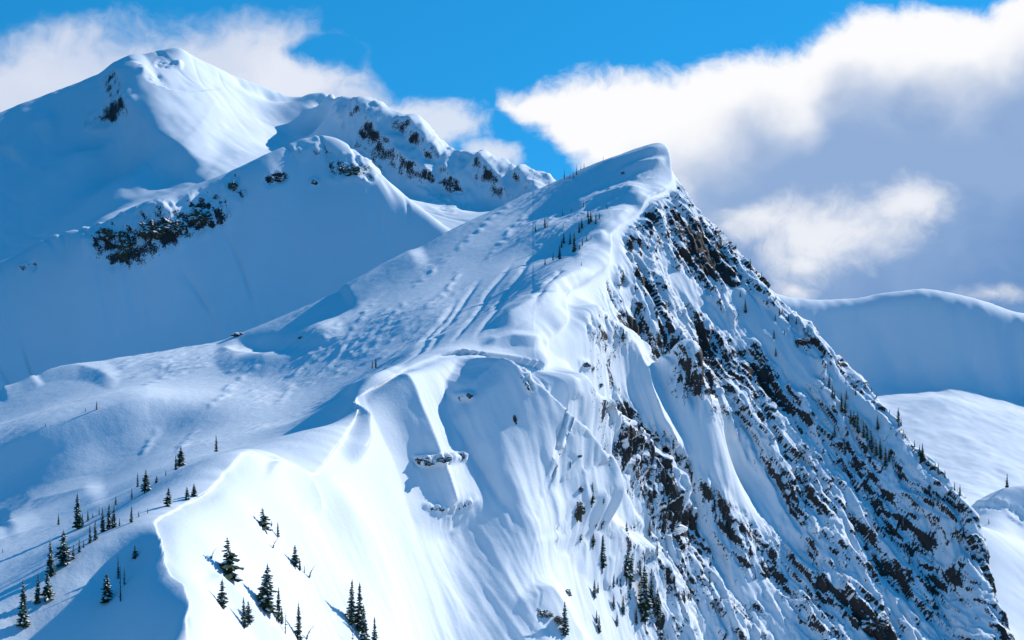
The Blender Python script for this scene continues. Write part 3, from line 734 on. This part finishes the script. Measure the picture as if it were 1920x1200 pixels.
ORD = ['first', 'second', 'third', 'fourth', 'fifth', 'sixth', 'seventh', 'eighth', 'ninth', 'tenth', 'eleventh', 'twelfth', 'thirteenth', 'fourteenth', 'fifteenth', 'sixteenth']
def in_order(text, rows):
    return [(u, v, h, text % ORD[i]) for i, (u, v, h) in enumerate(sorted(rows))]
def trees(group, rows, kind='spire', dv=0):
    for q in rows:
        k = q[4] if len(q) > 4 else kind
        tree(q[0], q[1] + dv, q[2], k, q[3], group)

# firs along the blue edge at the lower left
trees('firs along the shaded edge at the lower left', [
    (44, 1176, 84, 'tall dark fir at the lower left corner, lowest of the edge row'),
    (70, 1132, 56, 'slim fir just up the edge from the corner fir'),
    (90, 1123, 47, 'broad snow-flecked fir below the tall thin one on the edge', 'broad'),
    (96, 1080, 65, 'tall thin fir rising straight above the broad snow-flecked fir'),
    (119, 1057, 60, 'wide dark fir in the middle of the edge row, fullest crown', 'broad'),
    (137, 1048, 26, 'short fir directly right of the fullest fir on the edge'),
    (149, 1035, 24, 'second short fir right of the fullest fir on the edge'),
    (157, 1027, 14, 'smallest of the short firs right of the fullest edge fir'),
    (169, 1018, 34, 'slim fir starting the tight clump of five on the edge'),
    (179, 1012, 36, 'second slim fir from the left in the tight edge clump'),
    (193, 997, 43, 'third fir from the left in the tight edge clump'),
    (204, 992, 46, 'tallest fir of the tight clump on the shaded edge'),
    (213, 990, 43, 'rightmost tall fir of the tight clump on the edge'),
    (224, 986, 15, 'tiny fir at the right foot of the tight edge clump'),
    (246, 980, 31, 'lone slim fir right of the tight clump, on the pale bench'),
    (260, 969, 11, 'tiny fir right beside the lone slim bench fir'),
    (277, 962, 9, 'tiny fir nearest the bright knoll crest, left of it'),
    (315, 949, 34, 'single pointed fir on the snow just left of the knoll crest', 'broad'),
    (351, 936, 23, 'left one of the two bushy firs touching the knoll crest', 'broad'),
    (364, 930, 23, 'right one of the two bushy firs touching the knoll crest', 'broad')])
trees('firs on the far rim of the pale bench', [
    (146, 992, 65, 'tallest fir on the far rim of the pale bench, far left'),
    (155, 986, 24, 'short fir at the right foot of the tallest rim fir'),
    (165, 977, 20, 'second short fir right of the tallest rim fir'),
    (174, 971, 10, 'tiny fir third right of the tallest rim fir'),
    (110, 984, 20, 'small lone fir left of the tallest rim fir'),
    (186, 965, 13, 'tiny fir on the rim above the tight edge clump'),
    (204, 954, 10, 'tiniest fir on the rim, left of a small pointed one'),
    (217, 947, 17, 'small pointed fir on the rim above the lone bench fir'),
    (247, 935, 20, 'slim fir at the lower left of the bushy rim pair'),
    (258, 913, 26, 'left fir of the bushy pair on the bench rim'),
    (274, 922, 40, 'biggest bushy fir on the bench rim, wide at the base', 'broad'),
    (294, 905, 13, 'small round fir right of the biggest bushy rim fir', 'broad'),
    (311, 892, 11, 'tiny fir halfway between the bushy rim firs and the upper pair'),
    (330, 881, 28, 'shorter left fir of the upper pair on the rim'),
    (339, 875, 37, 'taller right fir of the upper pair on the rim', 'broad'),
    (406, 847, 30, 'lone pointed fir behind the top of the bright knoll')])
trees('firs in the blue shaded hollow', [
    (200, 1127, 52, 'broad dark fir standing alone in the blue shaded hollow', 'broad'),
    (222, 1085, 41, 'thin upper fir over the bare trunk in the shaded hollow', 'thin'),
    (226, 1127, 62, 'bare dead trunk standing in the blue shaded hollow', 'dead'),
    (233, 1097, 32, 'thin fir just right of the bare trunk in the hollow', 'thin'),
    (253, 1046, 24, 'small fir close under the corniced edge of the hollow', 'broad')])
trees('firs on the bright sunlit slope', [
    (430, 1080, 69, 'bushy many-branched fir, widest on the bright slope', 'bushy'),
    (397, 1047, 18, 'small bent sapling left of the bushy many-branched fir', 'leaning'),
    (416, 1138, 50, 'mid-sized fir below the bushy fir, far left on bright slope', 'broad'),
    (499, 1146, 85, 'large conical fir in the middle of the bright slope', 'broad'),
    (458, 1176, 54, 'left fir of the close pair under the large conical fir'),
    (465, 1168, 40, 'right fir of the close pair under the large conical fir', 'broad'),
    (522, 1165, 60, 'slender fir just right of the large conical fir'),
    (528, 1170, 31, 'short fir at the foot of the slender fir, right of it'),
    (535, 1188, 40, 'bare crooked stem right of the slender fir', 'dead'),
    (560, 1200, 66, 'tall thin fir at the bottom edge, right of the bare stem'),
    (575, 1199, 26, 'leaning sapling at the bottom edge beside a tall thin fir', 'leaning'),
    (553, 1061, 38, 'largest of the four small firs in a row on bright snow', 'broad'),
    (562, 1070, 24, 'second of the four small firs in a row on bright snow'),
    (571, 1075, 16, 'third and thinnest of the four small firs in a row', 'thin'),
    (580, 1084, 22, 'last, leaning sapling of the four in a row', 'leaning'),
    (521, 1007, 28, 'upper fir above a bent sapling, high on the bright slope'),
    (512, 1028, 20, 'bent sapling under the upper fir on the bright slope', 'leaning'),
    (495, 990, 36, 'highest bushy fir on the bright slope, beside a drift', 'bushy'),
    (509, 987, 11, 'tiny fir right of the highest bushy fir'),
    (658, 1170, 80, 'left tall fir of the trio at the bottom centre'),
    (674, 1182, 85, 'middle tallest fir of the trio at the bottom centre'),
    (684, 1205, 68, 'right fir of the trio at the bottom centre'),
    (703, 1215, 55, 'fir cut by the bottom edge, right of the trio'),
    (662, 1215, 42, 'bare stem at the bottom edge under the trio', 'dead')])
T1 = '%s tiny fir from the left on the skyline left of the summit'
trees('firs on the skyline left of the summit', in_order(T1, [(1058, 336, 18), (1069, 334, 11), (1075, 334, 12), (1081, 328, 18), (1089, 318, 10), (1095, 313, 11), (1131, 298, 9), (1029, 350, 10)]), 'thin')
T2 = 'tiny fir scattered on the blue windward slope below the summit'
trees('firs scattered on the windward slope', [(u, v, h, T2) for u, v, h in [(1055, 404, 10), (1071, 396, 6), (1094, 388, 12), (1102, 408, 16), (1108, 416, 23), (1104, 420, 20), (1117, 420, 20), (1124, 410, 12), (1138, 392, 10), (1004, 434, 14), (1022, 427, 20), (1026, 426, 8),
    (1056, 426, 8), (1086, 436, 20), (1091, 428, 20), (1057, 456, 22), (1053, 464, 16), (1049, 486, 26), (1077, 472, 36), (1069, 458, 22), (1087, 467, 11), (1092, 460, 14), (1100, 452, 10), (1037, 488, 15), (1022, 497, 13), (1090, 498, 8), (1108, 448, 8)]], 'spire')
trees('lone small firs on the middle ridges', [
    (705, 690, 20, 'taller of two small firs behind the middle snow crest'), (698, 691, 15, 'shorter of two small firs behind the middle snow crest'),
    (181, 768, 16, 'small lone fir on the drift crest at the middle left'), (160, 772, 8, 'tiny fir left of the lone fir on the drift crest'),
    (85, 800, 8, 'tiny fir farthest left on the drift crest'), (5, 1036, 8, 'tiny fir at the very left edge of the picture')])
T3 = '%s small fir counting down the upper right skyline of the face'
trees('firs on the upper right skyline', in_order(T3, [(1380, 463, 10), (1407, 500, 18), (1428, 523, 17), (1440, 537, 14), (1455, 557, 8), (1462, 588, 17), (1478, 600, 17), (1493, 604, 14), (1515, 618, 10)]), 'spire', 4)
T4 = '%s small fir counting down the lower right skyline of the face'
trees('firs on the lower right skyline', in_order(T4, [(1634, 730, 9), (1643, 741, 9), (1668, 770, 8), (1685, 795, 11), (1694, 797, 8), (1698, 801, 8), (1715, 823, 13), (1724, 846, 17), (1730, 849, 23), (1741, 866, 10), (1753, 877, 18), (1759, 883, 20), (1772, 891, 14), (1790, 915, 16), (1800, 925, 20)]), 'spire', 5)
T5 = '%s dark fir from the upper left in the slanting row on the face'
trees('firs in the slanting row on the rocky face', in_order(T5, [(1555, 727, 26), (1578, 772, 34), (1585, 775, 31), (1595, 795, 27), (1602, 801, 31), (1609, 812, 40), (1619, 821, 31), (1626, 826, 28), (1634, 843, 34), (1643, 855, 31), (1651, 860, 37), (1661, 874, 37), (1667, 866, 23), (1646, 806, 28)]), 'spire')
trees('firs on the rocky face', [(1398, 587, 27, 'single dark fir on the snow chute below the upper skyline'), (1388, 557, 13, 'tiny fir above the single fir on the upper snow chute')])
trees('snow-plastered firs on the lower rocky face', [
    (1174, 1083, 99, 'tallest upper snow-plastered fir at the foot of the face'), (1182, 1092, 70, 'snow-plastered fir leaning on the right side of the tallest upper one'),
    (1209, 1165, 102, 'tall snow-plastered fir lowest right at the foot of the face'), (1234, 1159, 55, 'shorter snow-plastered fir right of the lowest tall one'), (1222, 1130, 50, 'snow-plastered fir behind the lowest tall one'),
    (1128, 984, 50, 'very thin fir standing right of the olive boulder'), (1110, 946, 40, 'ragged fir above right of the olive boulder'), (1117, 987, 26, 'short fir between the olive boulder and the thin fir'),
    (1129, 1066, 61, 'snow-plastered fir in the gully left of the tallest one'), (1112, 1025, 35, 'small snow-plastered fir directly below the olive boulder, right'), (1088, 1013, 32, 'small snow-plastered fir directly below the olive boulder, left'),
    (1142, 1101, 29, 'left fir of a small pair below the gully fir'), (1150, 1101, 31, 'right fir of a small pair below the gully fir'), (1168, 1153, 35, 'thin fir left of the lowest tall snow-plastered fir'),
    (1157, 1174, 26, 'small fir lower left of the lowest tall snow-plastered fir'), (1193, 1171, 32, 'short fir at the left foot of the lowest tall snow-plastered fir'), (1059, 1191, 61, 'ragged fir beside the olive outcrop at the bottom centre'),
    (1218, 1005, 29, 'thin frosted fir on the rib above the tall snow-plastered firs'), (1205, 1037, 15, 'tiny frosted fir on the drift above the tall firs'), (1069, 878, 15, 'tiny fir on the sharp snow rib above the olive boulder')], 'frosted')
rs_ = random.Random(12)
small = []
for (u0, u1, v0, v1, n, h0, h1) in [(1110, 1260, 940, 1190, 16, 14, 34), (1280, 1420, 900, 1180, 8, 10, 20), (1560, 1690, 690, 900, 10, 14, 26), (1660, 1800, 900, 1100, 10, 10, 20), (1390, 1500, 560, 680, 5, 10, 18)]:
    small += [(rs_.uniform(u0, u1), rs_.uniform(v0, v1), rs_.uniform(h0, h1)) for _ in range(n)]
trees('half-buried frosted firs among the rocks', [(u, v, h, 'small half-buried frosted fir among the rocks of the steep face') for u, v, h in small], 'frosted')
trees('firs on the small knoll at the right edge', [(1888, 914, 25, 'lone fir on top of the small knoll at the right edge'), (1854, 982, 10, 'tiny fir at the foot of the small knoll')])

# ------------------------------------------------------------------ single rocks standing out of the snow
import bmesh
def rock_material(name, a, b):
    m = bpy.data.materials.new(name); m.use_nodes = True; m.node_tree.nodes.clear(); g = NT(m.node_tree)
    geo = g.n.new('ShaderNodeNewGeometry'); pos = geo.outputs['Position']
    nz = g.sep(geo.outputs['Normal'])[2]
    c = g.mixc(g.noise(pos, 0.8, 5, 0.65), a + (1,), b + (1,))
    sn = g.lin(g.add(nz, g.mul(g.sub(g.noise(pos, 0.5, 4, 0.6), 0.5), 1.1)), 0.50, 0.60)
    bp = g.n.new('ShaderNodeBump'); bp.inputs['Strength'].default_value = 0.6; bp.inputs['Distance'].default_value = 0.6
    g.l.new(g.noise(pos, 1.1, 6, 0.65), bp.inputs['Height'])
    bs = g.n.new('ShaderNodeBsdfPrincipled'); g.l.new(g.mixc(sn, c, (0.82, 0.85, 0.88, 1)), bs.inputs['Base Color'])
    g.l.new(bp.outputs[0], bs.inputs['Normal']); bs.inputs['Roughness'].default_value = 0.85; bs.inputs['Specular IOR Level'].default_value = 0.2
    out = g.n.new('ShaderNodeOutputMaterial'); g.l.new(bs.outputs[0], out.inputs[0])
    return m
M_OLIVE = rock_material('olive_rock', (0.03, 0.03, 0.022), (0.13, 0.115, 0.075))
M_DARK = rock_material('dark_rock', (0.018, 0.018, 0.02), (0.065, 0.056, 0.045))

def outcrop(u, v, wpx, hpx, label, seed, mat=M_DARK, group='rock outcrops in the snow', tilt=0.0):
    loc, nor = hit(u, v)
    if loc is None: return
    k = loc[1] / F
    w, h = wpx * k, hpx * k
    bm = bmesh.new(); bmesh.ops.create_icosphere(bm, subdivisions=4, radius=1.0)
    co = np.array([vv.co[:] for vv in bm.verts], np.float32)
    cx, cy, cz = co[:, 0] + seed * 3.1, co[:, 1] - seed * 1.7, co[:, 2] + seed
    r = 0.80 + 0.30 * facets(cx * 1.6 + cz * 0.5, cy * 1.6 - cz * 0.9, seed % 9) + 0.22 * facets(cx * 3.6 + cy, cz * 3.6 + cy * 0.4, seed % 7 + 2) + 0.25 * noise3(cx * 1.1, cy * 1.1, cz * 1.1)
    co = co * np.clip(r, 0.45, 1.5)[:, None] * np.array([0.5 * w, 0.42 * min(w, 1.3 * h), 0.5 * h])
    ct, st = math.cos(tilt), math.sin(tilt)
    co = np.stack([co[:, 0] * ct - co[:, 2] * st, co[:, 1], co[:, 0] * st + co[:, 2] * ct], 1)
    for vv, c in zip(bm.verts, co): vv.co = c
    me = bpy.data.meshes.new('rock_outcrop'); bm.to_mesh(me); bm.free(); me.materials.append(mat)
    o = bpy.data.objects.new('rock_outcrop', me); COL.objects.link(o)
    o.location = (loc - np.asarray(nor) * 0.12 * min(w, h)).tolist()
    o['label'] = label; o['category'] = 'rock'; o['group'] = group
BAND = 'crags of the rock band on the shaded ridge'
for i, q in enumerate([
    (205, 440, 44, 28, 'leftmost small crag of the olive rock band on the shaded ridge', M_OLIVE, BAND), (236, 462, 46, 50, 'lowest and bulkiest crag of the olive rock band', M_OLIVE, BAND),
    (284, 432, 58, 44, 'crag in the middle of the olive rock band, right of the bulkiest', M_OLIVE, BAND), (332, 424, 46, 34, 'second crag from the right in the olive rock band', M_OLIVE, BAND),
    (378, 406, 50, 38, 'rightmost crag of the olive rock band on the shaded ridge', M_OLIVE, BAND), (437, 352, 24, 28, 'small isolated crag near the crest, right of the rock band', M_OLIVE),
    (518, 336, 32, 12, 'flat dark rock on the smooth shaded ridge face'), (640, 318, 22, 18, 'left rock of the pair under the top of the shaded ridge', M_OLIVE), (664, 322, 30, 26, 'right, larger rock of the pair under the shaded ridge top', M_OLIVE),
    (1083, 955, 30, 46, 'olive boulder at the lower end of the sharp snow rib', M_OLIVE), (1088, 918, 18, 12, 'small olive rock directly above the olive boulder', M_OLIVE),
    (1020, 1150, 40, 20, 'olive outcrop at the bottom centre beside a ragged fir', M_OLIVE), (1045, 1164, 26, 18, 'right part of the olive outcrop at the bottom centre', M_OLIVE), (1062, 1110, 28, 12, 'flat dark rock under a snow lip above the olive outcrop'),
    (966, 788, 9, 20, 'narrow dark rock on the edge of the snow rib'), (450, 628, 44, 12, 'dark rock ledge above the scooped hollow on the left slope'), (563, 633, 13, 7, 'small dark rock right of the scooped hollow'),
    (1168, 325, 9, 8, 'dark rock on the smooth slope just under the summit'), (1318, 492, 22, 28, 'black crag high on the rocky face below the summit'), (1098, 684, 28, 9, 'flat dark rock in the shaded gully between the ribs'),
    (1126, 722, 14, 9, 'small rock lower right of the flat gully rock'), (880, 742, 14, 10, 'small dark rock under the snow crest at the centre'), (1085, 856, 15, 6, 'flat small rock on the snow above the olive boulder'),
    (800, 868, 26, 10, 'left rock of the dark band across the sunlit buttress'), (835, 862, 30, 12, 'middle rock of the dark band across the sunlit buttress'), (866, 855, 18, 9, 'right rock of the dark band across the sunlit buttress'),
    (1645, 1172, 54, 44, 'big black crag at the bottom right of the rocky face'), (1320, 676, 30, 18, 'black crag in the middle of the rocky face'), (1505, 640, 34, 14, 'dark ledge near the right skyline of the face')]):
    outcrop(q[0], q[1], q[2], q[3], q[4], i + 3, q[5] if len(q) > 5 else M_DARK, q[6] if len(q) > 6 else 'rocks standing out of the snow', tilt=-0.15 if i % 2 else 0.1)
